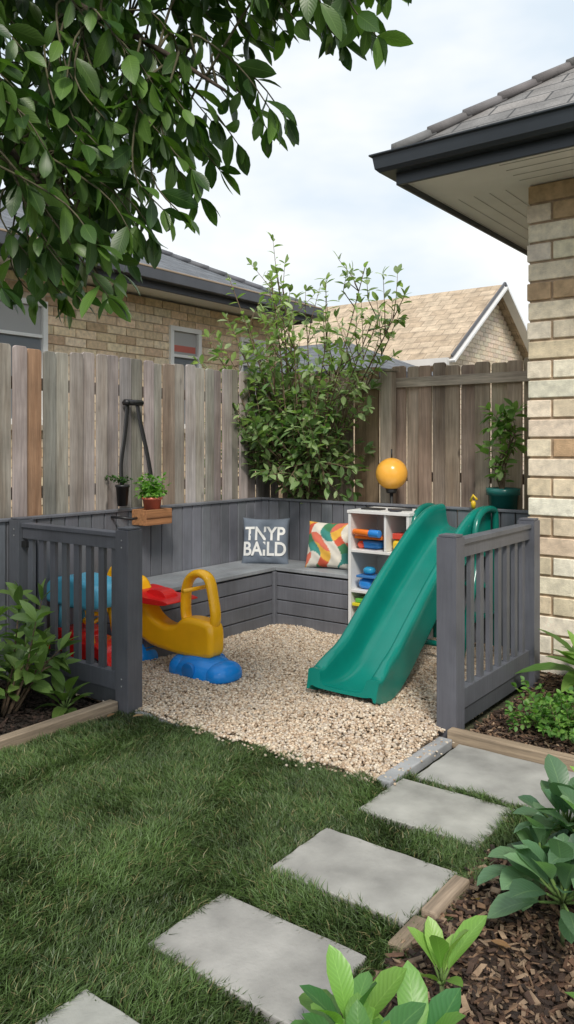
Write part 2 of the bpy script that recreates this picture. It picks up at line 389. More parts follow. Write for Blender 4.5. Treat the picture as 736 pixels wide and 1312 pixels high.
for z in (.3, 1.0, 1.65): mb.box(-4.09, -4.022, -1.5, 5.2, z, z+.07, (.2, .15, .12), 1)
mb.done('paling_fence', [M_wood, M_woody], .002, seg=1)
mb = MB(); palings(mb, 'x', 5.225, -3.96, -1.66, .115, 1.9, (.44, .345, .255), .016, None, .02, .25)
mb.box(-3.95, -1.68, 5.165, 5.192, 1.745, 1.815, (.48, .4, .32), 1)
for z in (.35, 1.05): mb.box(-3.95, -1.68, 5.25, 5.29, z, z+.07, (.2, .15, .12), 1)
mb.box(-2.95, -2.86, 5.09, 5.162, -.02, 1.86, (.48, .4, .32)); mb.box(-2.965, -2.845, 5.08, 5.17, 1.862, 1.88, (.42, .35, .28))
mb.done('paling_fence', [M_wood, M_woodx], .002, seg=1)
G = (.165, .172, .195)
def lowwall(name, axis, c, a0, a1, sgn):
    mb = MB(); s = a0
    while s < a1-.01:
        e = min(s+.096, a1); z1 = .885+R.uniform(-.001, .001); cc = vary(G, .13, .02)
        if axis == 'y': mb.box(c-.01, c+.01, s, e-.004, 0, z1, cc)
        else: mb.box(s, e-.004, c-.01, c+.01, 0, z1, cc)
        s += .1
    if axis == 'y': mb.box(c-.03, c+.022, a0, a1-.03, .887, .905, G)
    else: mb.box(a0-.0, a1, c-.022, c+.03, .887, .905, G)
    mb.done(name, M_paint, .003, seg=1)
lowwall('low_timber_screen', 'y', -3.925, 1.9, 4.92, 1); lowwall('low_timber_screen', 'x', 4.9, -3.945, -1.66, 1)

def gate(name, axis, c, a0, a1, nsl, posts, sticker=False):
    mb = MB(); g = (.12, .125, .145)
    def B(s0, s1, t, z0, z1, cc=None):
        cc = cc or vary(g, .08, .015)
        if axis == 'x': mb.box(s0, s1, c-t, c+t, z0, z1, cc)
        else: mb.box(c-t, c+t, s0, s1, z0, z1, cc)
    B(a0, a0+.09, .048, -.02, .9); B(a1-.09, a1, .048, -.02, .9)
    B(a0+.006, a0+.084, .042, .902, .912); B(a1-.084, a1-.006, .042, .902, .912)
    B(a0+.092, a1-.092, .024, .8, .86); B(a0+.092, a1-.092, .034, .862, .884)
    B(a0+.092, a1-.092, .024, .1, .19); B(a0+.092, a1-.092, .017, .02, .098, vary((.09, .094, .105)))
    L = a1-a0-.184
    for i in range(nsl):
        s = a0+.092+L*(i+.5)/nsl; B(s-.021, s+.021, .011, .188, .802)
    for z in (.15, .83):
        for s in (a0+.045, a1-.045):
            for dz in (-.015, .02):
                if axis == 'x': mb.tube([(s, c-.0505, z+dz), (s, c-.047, z+dz)], .005, (.3, .3, .3), 0, 8)
                else: mb.tube([(c-.0505, s, z+dz), (c-.047, s, z+dz)], .005, (.3, .3, .3), 0, 8)
    if sticker:
        mb.box(c-.0505, c-.0485, a0+.022, a0+.07, .66, .76, (.6, .45, .05)); mb.box(c-.0515, c-.0503, a0+.03, a0+.062, .685, .7, (.05, .05, .05))
    for z in (.25, .75): B(a0+.088, a0+.13, .03, z, z+.035, (.02, .02, .02))
    mb.done(name, M_paint, .006)
gate('picket_gate', 'x', 2.65, -3.9, -2.92, 8, 2); gate('picket_gate', 'y', -1.556, 3.27, 4.36, 8, 2, True)

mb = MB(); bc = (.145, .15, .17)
for z in np.arange(0, .40, .1):
    mb.box(-3.53, -3.505, 3.27, 4.55, z+.004, z+.097, vary(bc, .06, .01)); mb.box(-3.5, -2.88, 4.525, 4.55, z+.004, z+.097, vary(bc, .06, .01))
    mb.box(-3.9, -3.532, 3.272, 3.295, z+.004, z+.097, vary(bc, .06, .01)); mb.box(-2.905, -2.882, 4.552, 4.87, z+.004, z+.097, vary(bc, .06, .01))
mb.box(-3.503, -3.48, 4.49, 4.523, .0, .405, bc)
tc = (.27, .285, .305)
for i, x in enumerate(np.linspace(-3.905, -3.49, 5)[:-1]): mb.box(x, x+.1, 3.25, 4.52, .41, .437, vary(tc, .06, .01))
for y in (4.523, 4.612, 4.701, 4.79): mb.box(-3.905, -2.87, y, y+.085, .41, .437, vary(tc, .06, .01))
mb.done('corner_bench', M_paint, .004)

# ---------------------------------------------------------------- cushions
def cushion(name, loc, size, yaw, tilt, colf, text=None, col=None):
    n = 60; g = np.linspace(-1, 1, n); X, Y = np.meshgrid(g, g)
    T = .19*size; hgt = lambda x, y: T*np.clip((1-np.abs(x)**2.4)*(1-np.abs(y)**2.4), 0, 1)**.42
    px = X*(1-.07*(1-Y**2)); py = Y*(1-.07*(1-X**2)); wr = .006*np.sin(X*9+Y*4)*np.sin(Y*7)
    A = np.stack([px*size/2, -hgt(X, Y)-wr*hgt(X, Y)/T, py*size/2], -1).reshape(-1, 3); B = A.copy(); B[:, 1] *= -1
    q = np.array([(j*n+i, j*n+i+1, (j+1)*n+i+1, (j+1)*n+i) for j in range(n-1) for i in range(n-1)])
    V = np.r_[A, B]; F = np.r_[q, q[:, ::-1]+n*n]
    C = np.array([colf(x, y) for x, y in zip(X.ravel(), Y.ravel())]); C = np.r_[C, C]
    M = Matrix.Translation(loc) @ Matrix.Rotation(yaw, 4, 'Z') @ Matrix.Rotation(tilt, 4, 'X')
    e = empty(name); ob = fast_mesh('cover', V, F, C, M_fabric, True, None, e)
    if text:
        cu = bpy.data.curves.new('t', 'FONT'); cu.body = text; cu.align_x = 'CENTER'; cu.size = size*.34; cu.space_line = .8; cu.offset = size*.008
        to = bpy.data.objects.new('t', cu); scene.collection.objects.link(to); bpy.context.view_layer.update()
        me = bpy.data.meshes.new_from_object(to.evaluated_get(bpy.context.evaluated_depsgraph_get())); bpy.data.objects.remove(to)
        for v in me.vertices:
            x, y = v.co.x*.98, v.co.y*1.15+.01*size
            v.co = (x, -float(hgt(x*2/size, y*2/size))-.004, y)
        a = me.attributes.new('Col', 'FLOAT_COLOR', 'POINT'); a.data.foreach_set('color', [.75, .75, .73, 1]*len(me.vertices))
        me.materials.append(M_fabric); link(bpy.data.objects.new('lettering', me), e)
    e.matrix_world = M; return e
cushion('slate_cushion', (-3.68, 4.64, .595), .36, math.radians(30), math.radians(-14), lambda x, y: (.15, .18, .225), 'TNYP\nBAILD')
def patch(x, y):
    k = int(math.floor((x+1)*2.1+.6*math.sin(y*3)))+3*int(math.floor((y+1)*2.3+.5*math.sin(x*4+1)))
    return [(.7, .66, .58), (.6, .1, .05), (.75, .70, .6), (.05, .25, .22), (.75, .42, .06), (.7, .66, .58), (.06, .22, .1), (.65, .16, .1)][k % 8]
cushion('patterned_cushion', (-3.16, 4.72, .60), .34, math.radians(14), math.radians(-16), patch)

# ---------------------------------------------------------------- toy shelf
e = empty('toy_shelf'); mb = MB(); wc = (.8, .79, .77); x0, x1, y0, y1 = -2.86, -2.40, 4.5, 4.86
mb.box(x0, x0+.02, y0, y1, 0, .86, wc); mb.box(x1-.02, x1, y0, y1, 0, .86, wc); mb.box(x0-.006, x1+.006, y0-.006, y1, .862, .882, wc)
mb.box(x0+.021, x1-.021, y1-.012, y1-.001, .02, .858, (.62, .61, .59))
for z in (.06, .33, .60): mb.box(x0+.021, x1-.021, y0+.004, y1-.013, z, z+.018, wc)
mb.box(x0+.27, x0+.286, y0+.01, y1-.014, .62, .86, wc)
mb.done('cabinet', M_white, .002, e)
mb = MB(); OR, BL = (.85, .2, .02), (.03, .25, .7)
mb.tube([(x0+.03, y0+.03, .735), (x0+.17, y0+.0, .735)], .022, OR, 0, 14); mb.tube([(x0+.17, y0+.0, .735), (x0+.25, y0-.01, .735)], .026, BL, 0, 14)
mb.box(x0+.03, x0+.24, y0+.03, y0+.17, .69, .71, OR); mb.blob((x0+.13, y0+.12, .65), (.08, .06, .03), .6, BL); mb.blob((x0+.06, y0+.08, .645), (.03, .03, .026), 1, (.8, .1, .05))
mb.blob((x0+.34, y0+.1, .66), (.04, .05, .04), .7, (.8, .55, .03)); mb.box(x0+.31, x0+.38, y0+.05, y0+.16, .702, .74, (.7, .08, .05))
mb.tube([(x0+.2, y0+.07, .35), (x0+.26, y0+.06, .4), (x0+.27, y0+.07, .47)], .008, (.05, .08, .3)); mb.blob((x0+.1, y0+.1, .385), (.06, .06, .036), .7, BL); mb.blob((x0+.2, y0+.1, .38), (.035, .04, .03), .7, OR)
mb.box(x0+.05, x0+.24, y0+.02, y0+.16, .43, .447, (.05, .2, .5)); mb.blob((x0+.12, y0+.08, .475), (.04, .04, .026), .8, (.03, .3, .55))
mb.box(x0+.03, x0+.25, y0-.0, y0+.2, .24, .262, (.78, .68, .04)); mb.box(x0+.05, x0+.22, y0+.01, y0+.18, .264, .29, (.15, .5, .08)); mb.box(x0+.06, x0+.2, y0+.03, y0+.17, .08, .237, (.55, .5, .4))
mb.lathe((x0+.33, y0+.12, .078), [(0, 0), (.045, 0), (.055, .05), (.03, .09), (0, .09)], (.55, .5, .05))
mb.done('toys', M_plastic, .004, e)
mb = MB()
mb.box(x0+.05, x0+.2, y0+.08, y0+.16, .883, .893, (.03, .03, .03)); mb.tube([(x0+.26, y0+.08, .892), (x0+.4, y0+.16, .893)], .008, (.03, .03, .03)); mb.box(x0+.3, x0+.36, y0+.03, y0+.09, .883, .897, (.05, .05, .06))
mb.done('trinkets', M_metal, .002, e)

# ---------------------------------------------------------------- slide
e = empty('garden_slide'); green = (.004, .21, .165); cx = -2.18
path = catmull([(3.36, .075), (3.44, .058), (3.56, .066), (3.7, .125), (3.88, .255), (4.15, .45), (4.45, .645), (4.62, .735), (4.72, .765), (4.84, .77)], 7)
half = [(0, 0), (.045, .001), (.08, .006), (.105, .022), (.118, .06), (.124, .12), (.130, .142), (.144, .156), (.166, .158), (.184, .148), (.19, .124), (.187, .05), (.186, -.04), (.18, -.052), (.172, -.045), (.16, -.01), (.12, -.025), (.0, -.03)]
half = [tuple(p) for p in catmull(half, 3)]
sec = half+[(-x, h_) for x, h_ in half[::-1][1:]]
sec = sec[:-1]
V = []; ns = len(sec); path = np.array(path)
for i, p in enumerate(path):
    t = path[min(i+1, len(path)-1)]-path[max(i-1, 0)]; t /= np.linalg.norm(t); nn = np.array([-t[1], t[0]])
    k = 1+.12*math.exp(-((p[0]-3.36)/.2)**2); hh = 1-.5*math.exp(-((p[0]-3.34)/.13)**2)
    for x, h_ in sec: V.append((cx+x*k, p[0]+nn[0]*h_*hh, p[1]+nn[1]*h_*hh))
F = [(i*ns+k, (i+1)*ns+k, (i+1)*ns+(k+1) % ns, i*ns+(k+1) % ns) for i in range(len(path)-1) for k in range(ns)]
mb = MB(); mb.add(V, F, green, 0, True)
mb.add([V[k] for k in range(ns)], [tuple(range(ns))], green); mb.add([V[(len(path)-1)*ns+k] for k in range(ns)], [tuple(range(ns))[::-1]], green)
mb.done('chute', M_plastic, 0, e)
mb = MB(); g2 = (.006, .18, .14)
for sx in (-1, 1):
    x = cx+sx*.212
    arch = catmull([(x, 4.5, .66), (x, 4.56, .84), (x, 4.66, .905), (x, 4.8, .91), (x, 4.855, .86), (x, 4.86, .6), (x, 4.86, 0)], 6)
    mb.tube(arch, .022, g2)
    mb.tube([(x, 4.6, .66), (x, 4.30, .0)], .024, g2); mb.tube([(x, 4.42, .25), (x, 4.86, .25)], .018, g2)
for z in (.2, .4, .6): mb.box(cx-.2, cx+.2, 4.82, 4.885, z, z+.025, g2)
for z in (.12,): mb.tube([(cx-.2, 4.35, z), (cx+.2, 4.35, z)], .018, g2)
mb.done('frame_and_ladder', M_plastic, .003, e)
mb = MB()
mb.lathe((cx+.06, 4.86, .905), [(0, 0), (.014, 0), (.016, .04), (.008, .05), (0, .05)], (.75, .5, .03)); mb.tube([(cx+.04, 4.86, .95), (cx+.06, 4.86, .99), (cx+.085, 4.86, .96)], .009, (.75, .5, .03))
mb.done('flag_hook', M_plastic, 0, e)

# ---------------------------------------------------------------- seesaw ride-on
e = empty('seesaw_toy'); yl = (.98, .50, .012); rd = (.74, .02, .02); bl = (.01, .25, .75); ox, oy = -3.42, 3.3
def pr(mb, out, w, col, y=0, n=5): mb.prism([tuple(p) for p in catmull(out, n, True)], (ox, oy+y, 0), (1, 0, 0), (0, 0, 1), w, col)
mb = MB()
pr(mb, [(-.27, .46), (-.22, .52), (-.15, .50), (-.09, .40), (-.02, .32), (.08, .275), (.17, .285), (.24, .33), (.36, .335), (.45, .31), (.465, .2), (.44, .13), (.3, .11), (.1, .12), (-.05, .14), (-.16, .2), (-.27, .3)], .13, yl)
mb.done('beam', M_plastic, .035, e, 6, True)
mb = MB(); mb.flatk = 1.6
loop = catmull([(ox+.23, oy, .30), (ox+.215, oy, .44), (ox+.24, oy, .54), (ox+.31, oy, .585), (ox+.39, oy, .565), (ox+.425, oy, .47), (ox+.44, oy, .32), (ox+.34, oy, .26)], 6, True)
mb.tube(loop, .024, yl, 0, 14, True, (0, 1, 0))
loop = catmull([(ox-.42, oy, .28), (ox-.44, oy, .42), (ox-.41, oy, .53), (ox-.34, oy, .575), (ox-.27, oy, .54), (ox-.25, oy, .42), (ox-.28, oy, .28)], 6, True)
mb.tube(loop, .025, yl, 0, 14, True, (0, 1, 0))
mb.tube([(ox+.31, oy-.12, .5), (ox+.31, oy+.12, .5)], .012, yl)
mb.done('handle_rings', M_plastic, 0, e)
mb = MB()
mb.blob((ox+.36, oy, .02), (.2, .14, .12), .9, bl, -.05); mb.blob((ox+.5, oy, .04), (.09, .12, .075), .9, bl, -.3); mb.blob((ox+.23, oy, .04), (.09, .12, .085), .9, bl, -.3)
mb.blob((ox-.22, oy, .02), (.15, .13, .13), .85, bl, -.05)
mb.done('rocker_feet', M_plastic, 0, e)
mb = MB()
for yy in (-.13, .13):
    for s, r in ((.36, .045), (-.2, .04)):
        mb.tube([(ox+s, oy+yy-.012, .065), (ox+s, oy+yy+.012, .065)], r, (.01, .18, .55), 0, 20)
mb.done('hubs', M_plastic, .003, e)
mb = MB()
pr(mb, [(-.22, .43), (-.2, .455), (-.1, .45), (.0, .43), (.14, .425), (.19, .41), (.1, .395), (-.1, .40)], .25, rd)
pr(mb, [(-.1, .40), (-.04, .46), (.06, .46), (.1, .42), (.05, .40)], .1, rd)
mb.done('seat_tray', M_plastic, .012, e, 3, True)

e = empty('ride_on_toy_car'); ox, oy = -3.60, 2.93
mb = MB()
pr(mb, [(-.24, .1), (-.25, .22), (-.18, .27), (-.02, .26), (.02, .22), (.16, .22), (.24, .18), (.25, .09)], .22, rd); mb.done('body', M_plastic, .025, e, 4, True)
LB = (.12, .5, .72)
mb = MB()
pr(mb, [(-.27, .42), (-.25, .53), (-.12, .57), (.06, .56), (.17, .52), (.19, .43), (.1, .40), (-.12, .40)], .24, LB); mb.done('roof', M_plastic, .03, e, 4, True)
mb = MB()
for yy in (-.08, .08):
    mb.tube([(ox-.17, oy+yy, .24), (ox-.15, oy+yy, .44)], .016, LB); mb.tube([(ox+.12, oy+yy, .2), (ox+.06, oy+yy, .44)], .016, yl)
mb.tube(catmull([(ox+.02, oy-.06, .33), (ox+.04, oy, .36), (ox+.02, oy+.06, .33), (ox, oy, .3)], 6, True), .012, yl, 0, 8, True)
mb.done('pillars_and_wheel', M_plastic, 0, e)
mb = MB()
for s in (-.15, .16):
    for yy in (-.12, .12):
        mb.tube([(ox+s, oy+yy-.025, .085), (ox+s, oy+yy+.025, .085)], .07, (.025, .025, .028), 0, 22); mb.tube([(ox+s, oy+yy-.03, .085), (ox+s, oy+yy+.03, .085)], .035, yl, 0, 16)
mb.done('wheels', M_plastic, 0, e)

# ---------------------------------------------------------------- wall planter, strap hanger, ball
e = empty('wooden_planter_box')
mb = MB(); wx = -3.9; wc2 = (.42, .2, .085)
mb.box(wx+.012, wx+.03, 3.50, 3.73, .80, .90, wc2); mb.box(wx+.13, wx+.148, 3.50, 3.73, .80, .90, vary(wc2)); mb.box(wx+.031, wx+.129, 3.50, 3.518, .80, .90, wc2); mb.box(wx+.031, wx+.129, 3.712, 3.73, .80, .90, wc2)
mb.box(wx+.031, wx+.129, 3.519, 3.711, .80, .86, (.04, .03, .02)); mb.box(wx+.149, wx+.153, 3.5, 3.73, .845, .853, (.2, .09, .04))
mb.done('box', M_woody, .003, e)
mb = MB(); mb.lathe((wx+.08, 3.615, .862), [(0, 0), (.045, 0), (.062, .10), (.068, .10), (.068, .115), (.055, .115), (.05, .10), (0, .1)], (.66, .18, .12)); mb.done('terracotta_pot', M_plastic, 0, e)
P = []
for i in range(44):
    a = R.uniform(0, 6.28); r = R.uniform(.02, .12); b0 = np.array([wx+.08, 3.615, .96]); P.append([b0, b0+np.array([math.cos(a)*r*.6, math.sin(a)*r*.6, R.uniform(.03, .07)]), b0+np.array([math.cos(a)*r, math.sin(a)*r, R.uniform(.03, .16)])])
a_ = twiggy(P, .012, .034, .022, .9, .0, .3); leaves('herb_leaves', a_[0], a_[1], a_[2], a_[3], a_[4], leafcols(len(a_[0]), (.09, .24, .03), (.22, .42, .07)), M_leaf2, parent=e)
e = empty('strap_hanger'); mb = MB(); k = (.02, .02, .022)
mb.tube([(-3.965, 3.50, 1.595), (-3.92, 3.50, 1.60)], .016, k); mb.tube([(-3.945, 3.49, 1.60), (-3.945, 3.64, 1.60)], .02, k); mb.flatk = .35
mb.tube(catmull([(-3.95, 3.52, 1.6), (-3.93, 3.48, 1.4), (-3.9, 3.42, 1.2), (-3.87, 3.40, 1.06)], 5), .018, k, 0, 8, False, (1, 0, 0))
mb.tube(catmull([(-3.95, 3.60, 1.6), (-3.92, 3.61, 1.45), (-3.89, 3.64, 1.25), (-3.875, 3.66, 1.10)], 5), .018, k, 0, 8, False, (1, 0, 0))
mb.done('straps', M_metal, 0, e)
mb = MB(); mb.lathe((-3.865, 3.40, .93), [(0, 0), (.032, 0), (.042, .12), (.046, .12), (.046, .135), (.036, .135), (0, .12)], k); mb.tube([(-3.91, 3.35, .86), (-3.82, 3.36, .86), (-3.78, 3.4, .85), (-3.80, 3.46, .85)], .009, k); mb.done('small_pot_and_hook', M_metal, 0, e)
P = [[np.array([-3.865, 3.40, 1.05]), np.array([-3.865+R.normal(0, .02), 3.40+R.normal(0, .02), 1.09]), np.array([-3.865+R.normal(0, .04), 3.40+R.normal(0, .04), 1.11])] for i in range(8)]
a_ = twiggy(P, .012, .03, .015, .8, .0, .2); leaves('sprig', a_[0], a_[1], a_[2], a_[3], a_[4], leafcols(len(a_[0]), (.03, .08, .015), (.06, .15, .03)), M_leaf2, parent=e)

e = empty('ball_on_pole'); mb = MB(); px_, py_ = -2.79, 4.97
sph = [(0.114*math.sin(t), .114*(1-math.cos(t))) for t in np.linspace(0, math.pi, 25)]
mb.lathe((px_, py_, 1.0), sph, (.98, .48, .07), 0, 36); mb.done('ball', M_plastic, 0, e)
mb = MB(); mb.tube([(px_, py_, 0), (px_, py_, 1.01)], .012, (.03, .03, .03)); mb.lathe((px_, py_, .975), [(0, 0), (.035, 0), (.045, .035), (0, .035)], (.03, .03, .03)); mb.tube([(px_, py_, 1.22), (px_, py_, 1.29)], .006, (.03, .03, .03)); mb.done('pole', M_metal, 0, e)

# ---------------------------------------------------------------- shrubs
def shrub(name, base, stems, spacing, L, W, cols, mat=M_leaf2, barkc=(.16, .11, .07), r0=.012, spread=.9, droop=.2, start=.25, sub=0, sublen=.3, curl=.25, parent=None, lo=.3, keep=None):
    e = parent or empty(name); mb = MB(); paths = []
    for st in stems:
        c = catmull(st, 5); n_ = len(c); mb.tube(c, [r0*(1-.8*i/n_) for i in range(n_)], barkc, 0, 6); paths.append(c)
        for k_ in range(sub):
            i = R.integers(int(n_*lo), n_-1); d = c[min(i+1, n_-1)]-c[i-1]; d /= np.linalg.norm(d)+1e-6
            dd = d*.7+R.normal(0, .6, 3)+np.array([0, 0, .25]); dd /= np.linalg.norm(dd); l = sublen*R.uniform(.5, 1.2)
            tw = [c[i], c[i]+dd*l*.5+R.normal(0, .02, 3), c[i]+dd*l+np.array([0, 0, l*.1])]
            if keep and not keep(tw[2]): continue
            mb.tube(tw, [r0*.35, r0*.25, r0*.12], barkc, 0, 5); paths.append(tw)
    mb.done('stems', M_bark, 0, e)
    a = twiggy(paths, spacing, L, W, spread, droop, start)
    leaves('foliage', *a[:3], a[3], a[4], leafcols(len(a[0]), *cols), mat, curl=curl, parent=e); return e
b0 = np.array([-3.55, 5.05, 0.0]); stems = []
for i in range(20):
    a = 2*math.pi*i/20+R.uniform(-.2, .2); hgt = R.uniform(1.9, 2.7); rr = R.uniform(.35, .95)
    ex = math.cos(a)*rr; ey = math.sin(a)*rr*.4-.15
    stems.append([b0, b0+np.array([ex*.06, ey*.1-.03, .8]), b0+np.array([ex*.3, ey*.5-.05, hgt*.55]), b0+np.array([ex*.7, ey*.8, hgt*.8]), b0+np.array([ex*1.05, ey, hgt])])
for i in range(30):
    a = R.uniform(0, 6.28); rr = R.uniform(.2, .85)
    if math.cos(a) > 0: rr *= .75
    stems.append([b0, b0+np.array([.0, -.03, .75]), b0+np.array([math.cos(a)*rr*.5, -.1-.12*R.random(), 1.15]), b0+np.array([math.cos(a)*rr, -.15-.3*R.random(), R.uniform(1.0, 2.0)])])
kp = lambda p: not (p[0] > -3.05 and p[2] < 1.5) and p[1] < 5.15
e = empty('garden_shrub')
shrub('', b0, stems[:20], .042, .088, .038, ((.17, .25, .09), (.42, .50, .26)), sub=8, sublen=.36, r0=.013, droop=.05, start=.38, parent=e, lo=.5, keep=kp)
shrub('', b0, stems[20:], .045, .092, .042, ((.10, .19, .06), (.34, .44, .2)), sub=7, sublen=.34, r0=.012, droop=.1, start=.4, parent=e, lo=.5, keep=kp)
e = empty('potted_climber'); mb = MB(); pb = (-1.985, 5.03, .74)
mb.lathe(pb, [(0, 0), (.08, 0), (.1, .25), (.112, .25), (.112, .295), (.1, .295), (.095, .25), (0, .25)], (.02, .15, .135)); mb.done('pot', M_plastic, 0, e)
mb = MB(); mb.box(-2.15, -1.8, 4.93, 5.14, .70, .738, (.2, .15, .1)); mb.box(-2.1, -2.06, 5.0, 5.05, 0, .698, (.2, .15, .1)); mb.box(-1.89, -1.85, 5.0, 5.05, 0, .698, (.2, .15, .1)); mb.done('stand', M_wood, .002, e)
b0 = np.array([-1.985, 5.03, .98]); stems = [[b0, b0+np.array([R.normal(0, .03), 0, .2]), b0+np.array([R.normal(.02, .06), R.normal(0, .03), .4]), b0+np.array([R.normal(.0, .1), R.normal(-.03, .03), R.uniform(.45, .72)])] for i in range(6)]
shrub('', b0, stems, .045, .09, .05, ((.12, .24, .05), (.28, .42, .13)), sub=2, sublen=.14, r0=.006, droop=.2, start=.1, parent=e)

# ---------------------------------------------------------------- buildings
cols_p = np.array([.5, .25, .15, .1])
def brick_run(mb, axis, c, a0, a1, z0, z1, bl_, bh, mort, depth, cols, holes=()):
    nr = int(round((z1-z0)/bh)); bh = (z1-z0)/nr
    for r in range(nr):
        s = a0-(bl_*.5 if r % 2 else 0); za = z0+r*bh+mort/2; zb = z0+(r+1)*bh-mort/2
        while s < a1:
            p = max(s+mort/2, a0); q = min(s+bl_-mort/2, a1); s += bl_
            if q-p < .02: continue
            segs = [(p, q)]
            for h0, h1, hz0, hz1 in holes:
                if zb > hz0+.02 and za < hz1-.02:
                    ns_ = []
                    for u, v in segs:
                        if v <= h0 or u >= h1: ns_.append((u, v))
                        else:
                            if u < h0: ns_.append((u, h0))
                            if v > h1: ns_.append((h1, v))
                    segs = ns_
            col = vary(cols[R.choice(len(cols), p=cols_p[:len(cols)]/cols_p[:len(cols)].sum())], .1, .03)
            for u, v in segs:
                if v-u < .015: continue
                j = R.uniform(-.0015, .0015)
                if axis == 'x': mb.box(u, v, min(c, c-depth)+j, max(c, c-depth)+j, za, zb, col)
                else: mb.box(min(c, c-depth)+j, max(c, c-depth)+j, u, v, za, zb, col)
def roofpoly(name, pts, mat, e):
    p = [np.array(q, float) for q in pts]; ud = unit(p[1]-p[0]); nrm = unit(np.cross(ud, p[2]-p[0])); vd = np.cross(nrm, ud)
    uv = [((q-p[0])@ud, (q-p[0])@vd) for q in p]
    me = bpy.data.meshes.new(name); me.from_pydata([tuple(q) for q in p], [], [tuple(range(len(p)))]); u = me.uv_layers.new(name='UVMap')
    for i in range(len(p)): u.data[i].uv = uv[i]
    me.materials.append(mat); o_ = link(bpy.data.objects.new(name, me), e)
    s = o_.modifiers.new('s', 'SOLIDIFY'); s.thickness = .03; s.offset = -1; return o_

e = empty('brick_house'); mb = MB(); core = (.42, .31, .21)
hx, hy, top = -1.64, 4.52, 2.83
mb.box(hx+.012, 6, hy+.012, 12, -.02, top, core)
cc = [(.86, .75, .58), (.80, .66, .48), (.88, .80, .66), (.62, .43, .26)]
brick_run(mb, 'x', hy, hx, 3.5, 0, top, .29, .113, .014, -.02, cc)
brick_run(mb, 'y', hx, hy+.02, 9, 0, top, .29, .113, .014, -.02, cc)
mb.done('walls', M_brick, .004, e, 1)
ex, ey, ez = -2.2, 3.97, 2.83
mb = MB(); sw = (.88, .86, .83)
mb.box(ex+.02, 6.5, ey+.02, hy+.3, ez+.002, ez+.02, sw); mb.box(ex+.02, hx+.3, hy+.302, 12.5, ez+.002, ez+.02, sw)
for k_ in range(5): mb.box(ex+.03+.1*k_, ex+.034+.1*k_, hy, 12, ez-.001, ez+.0015, (.55, .53, .5))
for k_ in range(5): mb.box(hx, 6, ey+.03+.1*k_, ey+.034+.1*k_, ez-.001, ez+.0015, (.55, .53, .5))
mb.done('soffit', M_white, 0, e)
mb = MB(); gk = (.03, .037, .046)
mb.box(ex, 6.5, ey, ey+.02, ez-.03, ez+.12, gk); mb.box(ex, ex+.02, ey+.021, 12.5, ez-.03, ez+.12, gk)
def sweepg(pr_):
    V = []
    for i_ in range(3):
        for (d, z) in pr_:
            if i_ == 0: V.append((6.5, ey-d, ez+.035+z))
            elif i_ == 1: V.append((ex-d, ey-d, ez+.035+z))
            else: V.append((ex-d, 12.5, ez+.035+z))
    n_ = len(pr_); F = [(i_*n_+k, i_*n_+(k+1) % n_, (i_+1)*n_+(k+1) % n_, (i_+1)*n_+k) for i_ in range(2) for k in range(n_)]
    mb.add(V, F, gk)
sweepg([(.002, 0), (.07, 0), (.09, .02), (.1, .085), (.115, .09), (.115, .1), (.002, .1)])
mb.done('gutter_and_fascia', M_metal, .003, e)
pz = .74; rz = ez+.135; L_ = 3.2
roofpoly('roof_front', [(ex-.03, ey-.03, rz), (6.5, ey-.03, rz), (6.5, ey+L_, rz+pz*L_), (ex+L_, ey+L_, rz+pz*L_)], M_roof, e)
roofpoly('roof_side', [(ex-.03, 12.5, rz), (ex-.03, ey-.03, rz), (ex+L_, ey+L_, rz+pz*L_), (ex+L_, 12.5, rz+pz*L_)], M_roof, e)
mb = MB()
d_ = np.array([1, 1, pz]); p0 = np.array([ex-.03, ey-.03, rz+.01])
for i in range(20):
    a = p0+d_*(.02+.15*i); b_ = p0+d_*(.02+.15*i+.17); mb.tube([tuple(a+np.array([0, 0, .012])), tuple(b_+np.array([0, 0, .0]))], [.034, .03], vary((.19, .18, .175), .15), 0, 6)
mb.done('hip_tiles', M_slab, 0, e)

# left neighbour
e = empty('brick_house'); mb = MB(); wx = -6.05; wy1 = 7.9
mb.box(-14, wx-.012, -6, wy1-.012, -.02, 2.85, (.62, .52, .40))
cc = [(.86, .68, .46), (.76, .58, .38), (.88, .73, .53), (.60, .43, .27)]
wins = [(2.7, 4.42, 1.5, 2.62), (5.97, 6.45, 1.5, 2.60), (7.12, 7.6, 1.5, 2.60)]
brick_run(mb, 'y', wx, -4, wy1, .6, 2.85, .25, .088, .012, .02, cc, wins)
brick_run(mb, 'x', wy1, -12, wx-.021, .6, 2.85, .25, .088, .012, .02, cc)
mb.done('walls', M_brick, 0, e)
def window(e, axis, c, a0, a1, z0, z1, mull=1, inner=None):
    mb = MB(); f = (.86, .85, .82)
    def B(s0, s1, d0, d1, za, zb, col, mi=0):
        mb.box(c+d0, c+d1, s0, s1, za, zb, col, mi)
    B(a0, a1, -.025, .028, z0, z0+.05, f); B(a0, a1, -.025, .028, z1-.05, z1, f); B(a0, a0+.05, -.025, .028, z0+.051, z1-.051, f); B(a1-.05, a1, -.025, .028, z0+.051, z1-.051, f)
    for i in range(1, mull+1):
        s = a0+(a1-a0)*i/(mull+1); B(s-.02, s+.02, -.02, .02, z0+.051, z1-.051, f)
    zm = z0+(z1-z0)*.70; B(a0+.051, a1-.051, -.02, .02, zm, zm+.03, f)
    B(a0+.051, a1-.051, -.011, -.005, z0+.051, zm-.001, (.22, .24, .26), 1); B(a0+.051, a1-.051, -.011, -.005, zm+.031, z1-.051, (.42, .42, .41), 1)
    if inner: B(a0+.07, a1-.07, -.0045, -.0035, zm+.06, zm+.13, inner)
    B(a0-.05, a1+.05, -.01, .06, z0-.05, z0-.003, (.5, .42, .32))
    mb.done('window', [M_white, M_glass], .004, e)
